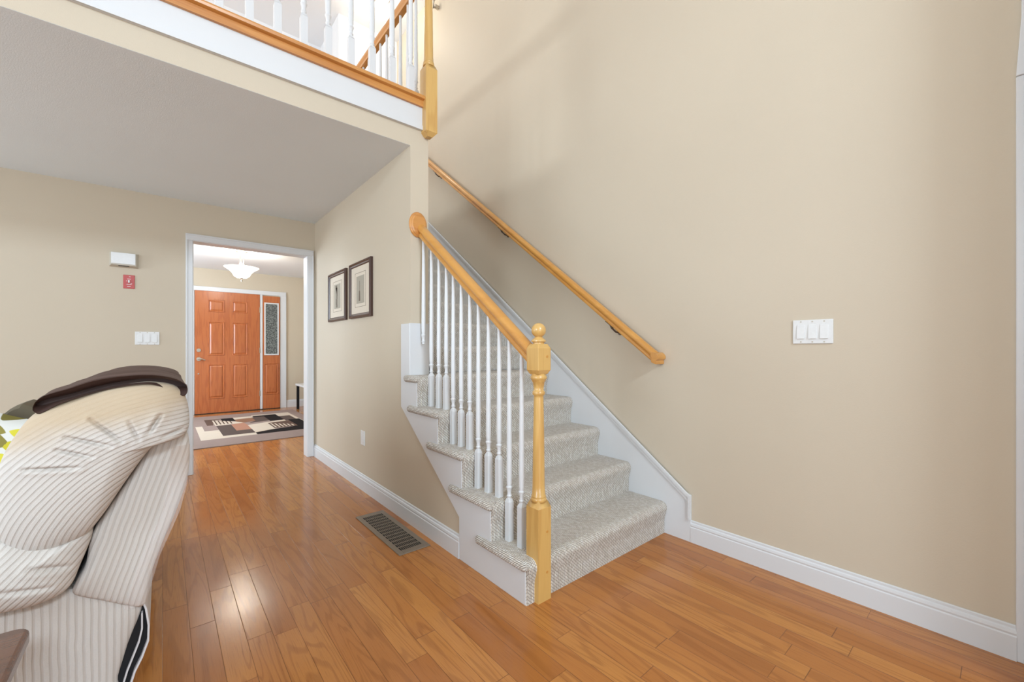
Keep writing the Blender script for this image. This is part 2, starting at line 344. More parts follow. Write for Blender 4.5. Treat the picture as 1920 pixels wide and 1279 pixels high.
# ------------------------------------------------------------------ staircase
RISE, RUN, Y0 = .19, .2525, 1.345
stair = thing('staircase', (1.78, 3, 0), 'straight staircase with beige woven rope carpet and white side boards', 'staircase')
def uvface(bm, uv, vs_, uvs):
    f = bm.faces.new(vs_)
    for l, q in zip(f.loops, uvs): l[uv].uv = q
    return f
for k in range(1, 15):
    yr = Y0+RUN*(k-1); z0 = RISE*(k-1); z1 = RISE*k; yn = yr-.017; y2 = yr+RUN+.004 if k != 5 else 2.58
    xa = 1.212 if k <= 5 else XE; xb = XW-.014
    if k == 14: y2 = yr+.03
    pr = [(yr, z0), (yr, z1-.11), (yr-.004, z1-.088), (yr-.011, z1-.066)]
    rr = .036; cy, cz = yn+rr, z1-rr
    for a in range(-27, 91, 13): pr.append((cy-rr*math.cos(R(a)), cz+rr*math.sin(R(a))))
    pr.append((cy, z1)); pr.append((y2, z1))
    bm = BM(); uv = bm.loops.layers.uv.new('uv'); s_ = [z0+k*.31]
    for a, b in zip(pr, pr[1:]): s_.append(s_[-1]+math.dist(a, b))
    A = [bm.verts.new((xa, p[0], p[1])) for p in pr]; D = [bm.verts.new((xb, p[0], p[1])) for p in pr]
    for i in range(len(pr)-1): uvface(bm, uv, (A[i], D[i], D[i+1], A[i+1]), ((xa, s_[i]), (xb, s_[i]), (xb, s_[i+1]), (xa, s_[i+1])))
    a0 = bm.verts.new((xa, y2, z0)); d0 = bm.verts.new((xb, y2, z0))
    for vs_, x in (([*A, a0], xa), ([*D, d0], xb)):
        f = bm.faces.new(vs_)
        for l in f.loops: l[uv].uv = (l.vert.co.y, l.vert.co.z)
    bm.faces.new((A[-1], D[-1], d0, a0)); bm.faces.new((A[0], a0, d0, D[0]))
    st = obj('step', bm, M['carpet'], stair, smooth=True)
    for f in st.data.polygons: f.use_smooth = len(f.vertices) == 4 and f.area < .05
    if k <= 5:   # carpet rolled over the open tread end
        bm = BM(); uv = bm.loops.layers.uv.new('uv'); ye = yr+RUN+.12 if k < 5 else YB+.055
        ring = [(1.225, z1-.046)]+[(1.212-.024*math.cos(R(a)), z1-.022+.023*math.sin(R(a))) for a in range(-80, 91, 17)]+[(1.235, z1+.001)]
        arc = [0]
        for a, b in zip(ring, ring[1:]): arc.append(arc[-1]+math.dist(a, b))
        n = len(ring); ys = [yn+.008, yn+.010, yn+.017, yn+.03, ye-.02, ye-.008, ye]; sc = [.15, .5, .85, 1, 1, .85, .5]
        def P(i, j):
            x, z = ring[i]; return (1.225+(x-1.225)*sc[j], ys[j], z1-.02+(z-z1+.02)*sc[j])
        V = [[bm.verts.new(P(i, j)) for i in range(n)] for j in range(7)]
        for j in range(6):
            for i in range(n-1): uvface(bm, uv, (V[j][i], V[j][i+1], V[j+1][i+1], V[j+1][i]), ((arc[i], ys[j]), (arc[i+1], ys[j]), (arc[i+1], ys[j+1]), (arc[i], ys[j+1])))
            bm.faces.new((V[j][0], V[j+1][0], V[j+1][-1], V[j][-1]))
        bm.faces.new(V[0][::-1]); bm.faces.new(V[-1])
        obj('tread_edge_roll', bm, M['carpet'], stair, smooth=True)
# left stringer (white)
pts = [(Y0+.006, 0)]
for k in range(1, 6):
    yr = Y0+RUN*(k-1)+.006
    pts += [(yr, RISE*k-.02), (yr+RUN, RISE*k-.02)] if k < 5 else [(yr, RISE*k-.02), (YB-.002, RISE*k-.02)]
pts += [(YB-.002, 1.283), (2.586, 1.283), (2.586, .738), (1.88, .222), (1.88, 0)]
obj('stringer', prism(BM(), pts, 1.209, 1.2195), M['white'], stair, bevel=.002)
bm = B(1.209, 1.358, YB-.012, YB, .90, 1.285); box(bm, 1.345, 1.358, YB-.012, 2.62, .90, 1.285)
obj('end_cap_board', bm, M['white'], stair, bevel=.003)
# skirt board on right wall
sl = RISE/RUN
def line(y): return .282+(y-1.236)*.752
yT = 4.9
pts = [(1.182, 0), (1.182, .270), (1.236, .282), (yT, line(yT)), (yT, line(yT)-.9), (1.6, 0)]
bm = prism(BM(), pts, XW-.012, XW)
cap = [(1.181, .1301), (1.181, .270), (1.206, .285), (yT, line(yT)+.002), (yT, line(yT)-.028), (1.214, .248), (1.203, .235), (1.203, .13)]
prism(bm, cap, XW-.020, XW-.011); 
cap = [(1.180, .1302), (1.180, .270), (1.206, .285), (yT, line(yT)+.004), (yT, line(yT)-.010), (1.208, .268), (1.192, .26), (1.192, .13)]
prism(bm, cap, XW-.026, XW-.011)
obj('skirt_board', bm, M['white'], stair)

# ------------------------------------------------------------------ turned parts
def sq_turned(bm, cx, cy, w, z0, zb, chamf=.012):
    h = w/2
    box(bm, cx-h, cx+h, cy-h, cy+h, z0, zb-chamf)
    # shoulders: square to octagon-ish frustum
    a = [bm.verts.new((cx+sx*h, cy+sy*h, zb-chamf)) for sx, sy in ((-1, -1), (1, -1), (1, 1), (-1, 1))]
    q = h*.62; b = [bm.verts.new((cx+sx*q, cy+sy*q, zb)) for sx, sy in ((-1, -1), (1, -1), (1, 1), (-1, 1))]
    for i in range(4): bm.faces.new((a[i], a[(i+1) % 4], b[(i+1) % 4], b[i]))
    bm.faces.new(b)
def baluster_bm(cx, cy, zbot, zblock, ztop, w=.031):
    bm = BM(); h = w/2
    if zblock: sq_turned(bm, cx, cy, w, zbot, zblock, .016)
    else: zblock = zbot
    z = zblock; L = ztop-z
    pr = [(.0, z-.004), (h*.66, z-.003), (h*.62, z+.004), (h*.86, z+.012), (h*.66, z+.018), (h*.62, z+.03), (h*.8, z+.045), (h*.98, z+.052), (h*.98, z+.057), (h*.72, z+.060), (h*.84, z+.075), (h*.92, z+.14), (h*.78, z+L*.55), (h*.58, z+L*.96), (h*.58, ztop), (0, ztop)]
    lathe(bm, pr, cx, cy, 14); return bm
def newel(parent, x0, y0, w, zb0, zb1, zk0, zk1, mat, finial=True, zbot=None):
    cx, cy = x0+w/2, y0+w/2; h = w/2
    bm = BM()
    box(bm, x0, x0+w, y0, y0+w, zb0, zb1-.03)
    a = [bm.verts.new((cx+sx*h, cy+sy*h, zb1-.03)) for sx, sy in ((-1, -1), (1, -1), (1, 1), (-1, 1))]
    b = [bm.verts.new((cx+sx*h*.68, cy+sy*h*.68, zb1)) for sx, sy in ((-1, -1), (1, -1), (1, 1), (-1, 1))]
    for i in range(4): bm.faces.new((a[i], a[(i+1) % 4], b[(i+1) % 4], b[i]))
    bm.faces.new(b)
    z = zb1; t_ = zk0
    pr = [(0, z-.01), (h*.90, z-.008), (h*.92, z+.006), (h*.84, z+.010), (h*.80, z+.011), (h*.86, z+.014), (h*.86, z+.018), (h*.76, z+.022), (h*.72, z+.07), (h*.66, (z+t_)/2), (h*.57, t_-.105), (h*.56, t_-.096), (h*.70, t_-.092), (h*.74, t_-.084), (h*.70, t_-.076), (h*.58, t_-.072), (h*.60, t_-.058), (h*.72, t_-.034), (h*.82, t_-.030), (h*.84, t_-.024), (h*.94, t_-.021), (h*.96, t_-.010), (h*.84, t_-.004), (h*.75, t_+.006), (0, t_+.01)]
    lathe(bm, pr, cx, cy, 28)
    post = obj('newel_post', bm, mat, parent)
    for f in post.data.polygons: f.use_smooth = len(f.vertices) == 4 and abs(f.normal.x) < .999 and abs(f.normal.y) < .999 and f.area < .003
    bm = BM()
    # block with scalloped (chamfered) corners
    c = h*.22; e = .02
    octo = lambda k, zz: [bm.verts.new((cx+sx*k, cy+sy*k, zz)) for sx, sy in ((-1, -1), (1, -1), (1, 1), (-1, 1))]
    r0 = octo(h*.72, zk0); r1 = octo(h, zk0+e); r2 = octo(h, zk1-e); r3 = octo(h*.74, zk1)
    for p, q in ((r0, r1), (r1, r2), (r2, r3)):
        for i in range(4): bm.faces.new((p[i], p[(i+1) % 4], q[(i+1) % 4], q[i]))
    bm.faces.new(r0[::-1]); bm.faces.new(r3)
    blk = obj('upper_block', bm, mat, post, bevel=.003)
    if finial:
        z = zk1
        pr = [(0, z-.004), (h*.66, z-.003), (h*.66, z+.006), (h*.86, z+.010), (h*.84, z+.016), (h*.55, z+.026), (h*.42, z+.032)]
        zc = z+.032+.029; r = .033
        pr += [(r*math.cos(R(a)), zc+r*math.sin(R(a))) for a in range(-66, 90, 12)]+[(0, zc+r)]
        obj('ball_finial', lathe(BM(), pr, cx, cy, 28), mat, post, smooth=True)
    return post
# ------------------------------------------------------------------ stair balustrade
bal = thing('stair_banister', (1.29, 1.36, 0), 'honey oak handrail with ball-topped newel post and white turned spindles on the open stair side', 'banister')
post = newel(bal, 1.258, 1.32, .078, 0, .443, 1.005, 1.142, M['oak'])
for z in (.125, .305, 1.085):
    bm = BM(); tube(bm, [(1.312, 1.3202, z), (1.312, 1.3185, z)], .006, 12); obj('wood_plug', bm, M['tablewood'] if 0 else M['oaky'], post)
XR = 1.29
def railbot(y): return 1.172+(y-1.558)*.752
rp = [(-.019, 0), (.019, 0), (.021, .006), (.0215, .014), (.017, .022), (.020, .029), (.029, .037), (.031, .047), (.027, .058), (.015, .067), (0, .070), (-.015, .067), (-.027, .058), (-.031, .047), (-.029, .037), (-.020, .029), (-.017, .022), (-.0215, .014), (-.021, .006)]
up = Vector((0, 0, 1)); ny = Vector((0, -.601, .799))
path = [((XR, 1.395, railbot(1.395)), (1, 0, 0), (0, 0, 1.25)), ((XR, YB-.002, railbot(YB-.002)), (1, 0, 0), (0, 0, 1.25))]
obj('handrail', sweep(BM(), rp, path), M['oaky'], bal, smooth=True)
# rosette
bm = BM(); cxr, czr = 1.271, 1.925
def ell(y, a, b): return [bm.verts.new((cxr+a*math.cos(2*math.pi*i/40), y, czr+b*math.sin(2*math.pi*i/40))) for i in range(40)]
rs = [ell(YB, .062, .081), ell(YB-.006, .064, .083), ell(YB-.012, .060, .079), ell(YB-.015, .054, .073), ell(YB-.02, .052, .071), ell(YB-.024, .044, .062)]
for a, b in zip(rs, rs[1:]):
    for i in range(40): bm.faces.new((a[i], a[(i+1) % 40], b[(i+1) % 40], b[i]))
bm.faces.new(rs[0]); bm.faces.new(rs[-1])
obj('rosette', bm, M['oakx'], bal, smooth=False, bevel=.001)
for y in (1.467, 1.558, 1.637, 1.726, 1.816, 1.897, 1.982, 2.066, 2.143, 2.23, 2.322):
    k = int((y-Y0)/RUN)+1; zt = RISE*k
    obj('baluster', baluster_bm(XR, y, zt-.004, zt+.205, railbot(y)+.02), M['white'], bal, bevel=.0015)
obj('baluster', baluster_bm(XR, 2.425, 1.155, None, railbot(2.425)+.02), M['white'], bal)

# ------------------------------------------------------------------ wall handrail
wr = thing('wall_handrail', (XW-.07, 2.8, 2.1), 'long honey oak handrail fixed to the right wall on metal brackets', 'handrail')
XH = XW-.062
def whb(y): return 1.032+(y-1.374)*.762
wp = [(a*.95, b) for a, b in rp]
path = [((XH, 1.374, whb(1.374)), (1, 0, 0), (0, -.15, 1.0)), ((XH, 4.62, whb(4.62)), (1, 0, 0), (0, -.15, 1.0))]
# return to wall, mitred: swept as one solid
bm = sweep(BM(), wp, path)
pw = [((XH-.029, 1.372, whb(1.374)), (0, -1, -.4), (0, -.1, .95)), ((XW-.002, 1.372, whb(1.374)), (0, -1, -.4), (0, -.1, .95))]
sweep(bm, [(a*.8, b*.98) for a, b in rp], pw)
obj('rail', bm, M['oaky'], wr, smooth=True)
for yb in (1.712, 2.888, 4.05):
    zb = whb(yb)
    bm = BM(); tube(bm, [(XH, yb, zb-.002), (XH+.004, yb-.01, zb-.03), (XH+.025, yb-.03, zb-.058), (XW-.004, yb-.04, zb-.062)], .006, 10)
    tube(bm, [(XW-.008, yb-.04, zb-.062), (XW-.001, yb-.04, zb-.062)], .016, 16)
    tube(bm, [(XH, yb-.03, zb-.03), (XH, yb+.035, zb+.018)], .005, 8)
    obj('bracket', bm, M['bronze'], wr, smooth=True)

# ------------------------------------------------------------------ balcony railing + stairwell guard
br = thing('balcony_railing', (0, YB+.05, 2.75), 'balcony railing of white turned balusters along the overlook edge', 'railing')
newel(br, 1.297, 2.405, .082, 2.53, 2.975, 3.58, 3.72, M['oak'])
nb = [q for q in br.children if q.name.startswith('newel')][0]
cxn, cyn = 1.338, 2.446
bm = BM(); vs_ = [bm.verts.new((cxn+sx*.041, cyn+sy*.041, 2.53)) for sx, sy in ((-1, -1), (1, -1), (1, 1), (-1, 1))]; lo = [bm.verts.new((cxn+sx*.018, cyn+sy*.018, 2.505)) for sx, sy in ((-1, -1), (1, -1), (1, 1), (-1, 1))]
for i in range(4): bm.faces.new((vs_[i], vs_[(i+1) % 4], lo[(i+1) % 4], lo[i]))
bm.faces.new(lo); bm.faces.new(vs_[::-1]); obj('bottom_cap', bm, M['oak'], nb)
x = 1.236
while x > -3.5:
    obj('baluster', baluster_bm(x, YB+.028, 2.752, 2.752+.215, 3.60, .036), M['white'], br, bevel=.0015); x -= .128
path = [((-3.6, YB+.028, 3.59), (0, 1, 0), (0, 0, 1)), ((1.30, YB+.028, 3.59), (0, 1, 0), (0, 0, 1))]
obj('handrail', sweep(BM(), rp, path), M['oakx'], br, smooth=True)
gr = thing('stairwell_guard', (1.30, 3.6, 2.7), 'second-floor guard rail running beside the stairwell, oak rail over thin white balusters', 'railing')
path = [((1.335, 2.48, 3.56), (1, 0, 0), (0, 0, 1)), ((1.335, 4.62, 3.56), (1, 0, 0), (0, 0, 1))]
obj('handrail', sweep(BM(), rp, path), M['oaky'], gr, smooth=True)
y = 2.62
while y < 4.6:
    obj('baluster', baluster_bm(1.335, y, 2.70, 2.90, 3.575, .031), M['white'], gr); y += .122
struct('trim_5', B(1.30, 1.362, YB+.1, 4.66, 2.68, 2.715), M['white'])

# ------------------------------------------------------------------ ceiling lamps
cl = thing('ceiling_lamp', (1.817, 4.564, HZ), 'round flush dome lamp on the upstairs ceiling beyond the balcony', 'lamp')
obj('base_ring', lathe(BM(), [(0, HZ), (.185, HZ), (.19, HZ-.02), (.17, HZ-.035), (0, HZ-.035)], 1.817, 4.564, 32), M['nickel'], cl, smooth=True)
obj('glass_dome', lathe(BM(), [(.168, HZ-.03)]+[(.168*math.cos(R(a)), HZ-.035-.075*math.sin(R(a))) for a in range(0, 90, 10)]+[(0, HZ-.11)], 1.817, 4.564, 32), M['domeglass'], cl, smooth=True)
obj('finial', lathe(BM(), [(0, HZ-.105), (.018, HZ-.108), (.012, HZ-.118), (.006, HZ-.13), (0, HZ-.134)], 1.817, 4.564, 16), M['nickel'], cl, smooth=True)
fx, fy, ZF = .853, 6.95, 2.5
fl = thing('foyer_lamp', (fx, fy, ZF), 'semi-flush foyer lamp with flared white glass bowl hanging on rods', 'lamp')
obj('canopy', lathe(BM(), [(0, ZF), (.075, ZF), (.075, ZF-.015), (.05, ZF-.03), (.03, ZF-.045), (0, ZF-.045)], fx, fy, 24), M['nickel'], fl, smooth=True)
for i in range(3):
    a = i*2.094+.3; bm = BM(); tube(bm, [(fx+.018*math.cos(a), fy+.018*math.sin(a), ZF-.04), (fx+.032*math.cos(a), fy+.032*math.sin(a), ZF-.22)], .006, 8); obj('rod', bm, M['nickel'], fl, smooth=True)
zb = 2.115
obj('glass_bowl', lathe(BM(), [(.0, zb), (.06, zb+.004), (.095, zb+.03), (.115, zb+.07), (.145, zb+.105), (.205, zb+.145), (.212, zb+.150), (.205, zb+.152), (.14, zb+.112), (.108, zb+.075), (.088, zb+.036), (.055, zb+.012), (0, zb+.01)], fx, fy, 36), M['glassw'], fl, smooth=True)
obj('finial', lathe(BM(), [(0, zb+.002), (.02, zb), (.008, zb-.018), (.012, zb-.03), (.006, zb-.05), (0, zb-.052)], fx, fy, 16), M['nickel'], fl, smooth=True)

# wall hook upstairs
bm = BM(); tube(bm, [(XW, 4.08, 4.915), (XW-.05, 4.08, 4.915)], .022, 14); tube(bm, [(XW-.04, 4.08, 4.90), (XW-.075, 4.05, 4.86), (XW-.08, 4.05, 4.93), (XW-.06, 4.06, 4.97)], .012, 10)
tag(obj('wall_hook', bm, M['nickel'], smooth=True), 'small shiny metal hook high on the right wall beside the upper newel post', 'hook')

# ------------------------------------------------------------------ foyer door
fd = struct('door_2', B(.415, 1.366, YD-.03, YD-.002, .012, 2.112), M['doorwood'])
def panel(x0, x1, z0, z1, parent, y=YD-.03):
    bm = BM(); e = .03
    def fr(i, yy): return [bm.verts.new(p) for p in ((x0+i, yy, z0+i), (x1-i, yy, z0+i), (x1-i, yy, z1-i), (x0+i, yy, z1-i))]
    r = [fr(-.014, y), fr(-.010, y-.008), fr(-.002, y-.008), fr(.006, y-.0005), fr(.010, y-.0005), fr(e, y-.010)]
    for a, b in zip(r, r[1:]):
        for i in range(4): bm.faces.new((a[i], a[(i+1) % 4], b[(i+1) % 4], b[i]))
    bm.faces.new(r[-1]); return obj('panel', bm, M['doorwood'], parent)
for x0, x1 in ((.61, .82), (.955, 1.163)):
    for z0, z1 in ((1.77, 1.952), (1.018, 1.57), (.27, .835)): panel(x0, x1, z0, z1, fd)
bm = BM(); yy = YD-.03
tube(bm, [(.468, yy, 1.093), (.468, yy-.012, 1.093)], .03, 20); tube(bm, [(.468, yy-.01, 1.093), (.468, yy-.03, 1.093)], .016, 12); obj('deadbolt', bm, M['nickel'], fd)
bm = BM(); tube(bm, [(.468, yy, .945), (.468, yy-.012, .945)], .033, 20); tube(bm, [(.468, yy, .945), (.468, yy-.05, .945)], .013, 12); tube(bm, [(.462, yy-.05, .948), (.51, yy-.052, .945), (.555, yy-.05, .925)], .012, 10); obj('lever_handle', bm, M['nickel'], fd)
obj('peg', tube(BM(), [(.464, yy, .695), (.464, yy-.01, .695)], .012, 12), M['nickel'], fd)
for z in (1.83, 1.09, .30): obj('hinge', B(1.358, 1.378, yy-.008, yy+.01, z-.05, z+.05), M['nickel'], fd)
sd = struct('door_3', B(1.412, 1.696, YD-.03, YD-.002, .012, 2.095), M['doorwood'])
panel(1.447, 1.66, .285, .835, sd)
bm = BM()
for a in ((1.437, 1.46, 1.025, 1.95), (1.652, 1.675, 1.025, 1.95), (1.437, 1.675, 1.0, 1.025), (1.437, 1.675, 1.95, 1.975)): box(bm, a[0], a[1], yy-.012, yy, a[2], a[3])
obj('glass_frame', bm, M['white'], sd, bevel=.002)
obj('glass_pane', B(1.46, 1.652, yy-.004, yy-.001, 1.025, 1.95), M['speck'], sd)
bm = BM(); box(bm, .33, .41, YD-.02, YD, 0, 2.115); box(bm, 1.372, 1.410, YD-.036, YD, 0, 2.115); box(bm, 1.70, 1.79, YD-.02, YD, 0, 2.115); box(bm, .33, 1.803, YD-.02, YD, 2.115, 2.19)
box(bm, 1.79, 1.803, YD-.027, YD, 0, 2.115)
struct('trim_6', bm, M['white'], bevel=.003)
struct('trim_7', B(.41, 1.70, YD-.05, YD, 0, .012), M['black'])

# rug
HR = 1.12; s40, c40 = math.sin(R(40)), math.cos(R(40))
RUG = {'taupe': (158, 138, 130), 'cream': (214, 198, 180), 'brown': (104, 82, 72), 'black': (38, 34, 34), 'tan': (146, 108, 86), 'dtaupe': (96, 82, 76), 'salmon': (178, 130, 108), 'edge': (92, 66, 56)}
def rugmat(n, c):
    t = NT('rug wool '+n); p = t.xyz('World'); v = t.comb(t.math('MULTIPLY', p[0], 8), t.math('MULTIPLY', p[1], 70)); k = t.noise(v, 1, 3)
    a = lin(c); return t.out(t.mix(k, tuple(x*1.08 for x in a[:3])+(1,), tuple(x*.82 for x in a[:3])+(1,)), .95, spec=.1)
rk = list(RUG); bm = BM()
box(bm, .20, 1.82, 5.79, 8.44, .0, .009, 0)
pats = [('cream', [(.353, 7.39), (.43, 7.39), (.43, 6.93), (.60, 6.93), (.60, 6.42), (.945, 6.42), (.945, 6.267), (.383, 6.256), (.353, 6.256)]),
 ('taupe', [(.43, 7.45), (.60, 7.45), (.60, 6.93), (.43, 6.93)]),
 ('brown', [(.49, 8.01), (.75, 8.01), (.60, 7.9), (.56, 7.40), (.49, 7.40)]),
 ('black', [(.70, 8.01), (.86, 8.01), (.86, 7.62), (.70, 7.75)]),
 ('cream', [(.58, 7.90), (.83, 7.62), (.94, 7.38), (.58, 7.32)]),
 ('cream', [(.86, 8.01), (1.12, 8.0), (1.12, 7.82), (.86, 7.76)]),
 ('tan', [(.86, 7.78), (1.12, 7.83), (1.12, 7.48), (.93, 7.38), (.86, 7.55)]),
 ('dtaupe', [(.59, 7.30), (.767, 7.30), (.767, 6.72), (.945, 6.72), (.945, 6.42), (.59, 6.42)]),
 ('salmon', [(.767, 7.30), (.93, 7.38), (.96, 7.0), (.945, 6.72), (.767, 6.72)]),
 ('dtaupe', [(1.10, 7.85), (1.27, 7.85), (1.27, 7.38), (1.0, 7.30), (1.10, 7.48)]),
 ('black', [(1.13, 7.98), (1.46, 7.98), (1.46, 7.30), (1.27, 7.30), (1.27, 7.85), (1.13, 7.85)]),
 ('cream', [(1.12, 8.08), (1.67, 8.08), (1.67, 7.0), (1.62, 7.0), (1.62, 7.72), (1.46, 7.72), (1.46, 8.0), (1.12, 8.0)]),
 ('cream', [(.945, 7.10), (1.46, 7.30), (1.46, 7.18), (1.2, 7.08), (1.2, 6.55), (.945, 6.42)]),
 ('brown', [(1.2, 7.10), (1.50, 7.16), (1.50, 6.62), (1.2, 6.62)]),
 ('dtaupe', [(1.46, 7.70), (1.62, 7.70), (1.62, 7.20), (1.46, 7.20)]),
 ('black', [(1.50, 7.25), (1.66, 7.25), (1.66, 6.28), (.945, 6.28), (.945, 6.40), (1.2, 6.52), (1.50, 6.60)])]
for i, (n, p) in enumerate(pats): prism(bm, p, .008, .0094+.0002*i, 'z', rk.index(n))
for i in range(5): box(bm, .60+i*.045, .615+i*.045, 7.42, 7.86-i*.05, .009, .0128, rk.index('brown'))
for i in range(6): box(bm, 1.22+i*.045, 1.238+i*.045, 6.64, 7.04-i*.05, .009, .0136, rk.index('cream'))
ro = obj('rug', bm, [rugmat(n, RUG[n]) for n in rk]); tag(ro, 'foyer rug with cream, black and brown blocks inside a taupe border', 'rug')

# bench in the foyer, mostly behind the casing
bn = thing('bench', (2.1, 8.2, 0), 'dark-legged bench with a white top just visible past the foyer casing', 'bench')
obj('top', B(1.885, 2.30, 7.9, 8.5, .44, .475), M['plastic'], bn, bevel=.004)
for x in (1.9, 2.25):
    for y in (7.93, 8.44): obj('leg', B(x, x+.04, y, y+.04, 0, .44), M['black'], bn)

# ------------------------------------------------------------------ pictures on the stair wall
def picture(y0, y1, z0, z1, label, kind):
    t = thing('picture_frame', (XS, (y0+y1)/2, z0), label, 'picture', 'framed prints on the stair wall')
    w = .036; bm = BM(); f = XS-.024
    def fr(i, x): return [bm.verts.new((x, a, b)) for a, b in ((y0+i, z0+i), (y1-i, z0+i), (y1-i, z1-i), (y0+i, z1-i))]
    r = [fr(0, XS-.001), fr(0, f+.004), fr(.005, f), fr(.013, f-.003), fr(.020, f+.004), fr(.030, f+.006), fr(w, f+.012)]
    for a, b in zip(r, r[1:]):
        for i in range(4): bm.faces.new((a[i], a[(i+1) % 4], b[(i+1) % 4], b[i]))
    obj('frame', bm, M['frame'], t)
    xm = f+.013
    obj('mat_board', B(xm, xm+.004, y0+w-.004, y1-w+.004, z0+w-.004, z1-w+.004), M['mat'], t)
    cy, cz = (y0+y1)/2, (z0+z1)/2; bm = BM()
    box(bm, xm-.001, xm, cy-.085, cy+.085, cz-.11, cz+.11, 0)
    if kind == 0:
        for i in range(7): box(bm, xm-.0016, xm-.001, cy-.005+.004*math.sin(i), cy+.028+.008*math.sin(i*1.3), cz-.1+i*.026, cz-.074+i*.026, 1)
        prism(bm, [(cy+.0, cz+.10), (cy+.05, cz+.10), (cy+.02, cz+.02)], xm-.0016, xm-.001, 'x', 1)
    else:
        box(bm, xm-.0016, xm-.001, cy+.01, cy+.016, cz-.08, cz+.07, 1); prism(bm, [(cy+.0, cz-.09), (cy+.03, cz-.09), (cy+.024, cz-.01), (cy+.004, cz-.01)], xm-.002, xm-.001, 'x', 1)
    for a in ((cy-.115, cy+.115, cz+.135, cz+.138), (cy-.115, cy+.115, cz-.138, cz-.135), (cy-.116, cy-.113, cz-.138, cz+.138), (cy+.113, cy+.116, cz-.138, cz+.138)): box(bm, xm-.0012, xm-.0004, *a, 2)
    obj('print', bm, [M['printgrey'], M['printdark'], M['lint']], t)
    g = NT('picture glass'); 
picture(3.655, 4.137, 1.371, 1.815, 'dark framed print nearer the foyer opening, sepia figure on grey', 0)
picture(3.09, 3.561, 1.369, 1.819, 'dark framed print nearer the stairs, thin dark brush shape on grey', 1)

# ------------------------------------------------------------------ switches, outlet, chime
def plate(name, label, cat, origin, ux, nrm, w, h, n, group=None):
    o = Vector(origin); ux = Vector(ux); nn = Vector(nrm); uz = Vector((0, 0, 1))
    t = thing(name, o, label, cat, group)
    def lb(bm, a0, a1, b0, b1, d0, d1):
        v = [bm.verts.new(o+ux*a+uz*b+nn*d) for a in (a0, a1) for b in (b0, b1) for d in (d0, d1)]
        for q in ((0, 1, 3, 2), (4, 6, 7, 5), (0, 4, 5, 1), (2, 3, 7, 6), (0, 2, 6, 4), (1, 5, 7, 3)): bm.faces.new([v[i] for i in q])
        return bm
    obj('cover_plate', lb(BM(), -w/2, w/2, -h/2, h/2, 0, .006), M['plastic'], t, bevel=.002)
    for i in range(n):
        c = (i-(n-1)/2)*.046
        bm = BM(); v = [bm.verts.new(o+ux*a+uz*b+nn*d) for a, b, d in ((c-.016, -.033, .005), (c+.016, -.033, .005), (c+.016, .033, .005), (c-.016, .033, .005), (c-.016, -.033, .012), (c+.016, -.033, .012), (c+.016, .033, .0075), (c-.016, .033, .0075))]
        for q in ((3, 2, 1, 0), (4, 5, 6, 7), (0, 1, 5, 4), (1, 2, 6, 5), (2, 3, 7, 6), (3, 0, 4, 7)): bm.faces.new([v[k] for k in q])
        obj('rocker', bm, M['plastic'], t, bevel=.001)
        for s_ in (-1, 1): obj('screw', lb(BM(), c-.003, c+.003, s_*.048-.003, s_*.048+.003, .005, .0068), M['plasticgrey'], t)
    return t, lb
plate('light_switch', 'white triple rocker light switch alone on the large right wall', 'switch', (XW, .5935, 1.2005), (0, -1, 0), (-1, 0, 0), .159, .113, 3)
plate('light_switch', 'white triple rocker light switch on the far wall left of the foyer opening', 'switch', (-.099, YF, 1.208), (1, 0, 0), (0, -1, 0), .156, .110, 3)
t, lb = plate('wall_outlet', 'small white outlet low on the stair wall above the baseboard', 'outlet', (XS, 3.293, .412), (0, -1, 0), (-1, 0, 0), .08, .113, 0)
obj('receptacle', lb(BM(), -.017, .017, -.033, .033, .005, .008), M['plastic'], t, bevel=.002)
ch = thing('door_chime', (-.242, YF, 1.846), 'white and beige door chime box high on the far wall', 'chime')
bm = BM(); x0, x1, z0, z1 = -.33, -.154, 1.788, 1.904
r = [[bm.verts.new(p) for p in ((x0+i, YF-d, z0+i*.8), (x1-i, YF-d, z0+i*.8), (x1-i, YF-d, z1-i*.5), (x0+i, YF-d, z1-i*.5))] for i, d in ((0, 0), (0, .012), (.014, .042))]
for a, b in zip(r, r[1:]):
    for i in range(4): bm.faces.new((a[i], a[(i+1) % 4], b[(i+1) % 4], b[i]))
bm.faces.new(r[-1]); obj('housing', bm, M['plasticgrey'], ch)
obj('cover', B(x0+.012, x1-.018, YF-.047, YF-.04, z0+.02, z1-.005), M['plastic'], ch, bevel=.002)
obj('grille', B(-.275, -.21, YF-.036, YF-.03, z0+.003, z0+.014), M['slot'], ch)
rs_ = thing('emergency_switch', (-.213, YF, 1.672), 'small red toggle switch plate below the door chime', 'switch')
obj('cover_plate', B(-.248, -.178, YF-.006, YF, 1.616, 1.728), M['red'], rs_, bevel=.002)
obj('toggle', B(-.218, -.208, YF-.022, YF-.005, 1.663, 1.684), M['plastic'], rs_, bevel=.001)
for x, z, w in ((-.224, 1.692, .022), (-.213, 1.712, .01), (-.228, 1.648, .03), (-.224, 1.632, .022), (-.23, 1.676, .006), (-.203, 1.655, .008)): obj('printed_mark', B(x, x+w, YF-.0072, YF-.006, z, z+.004), M['plastic'], rs_)


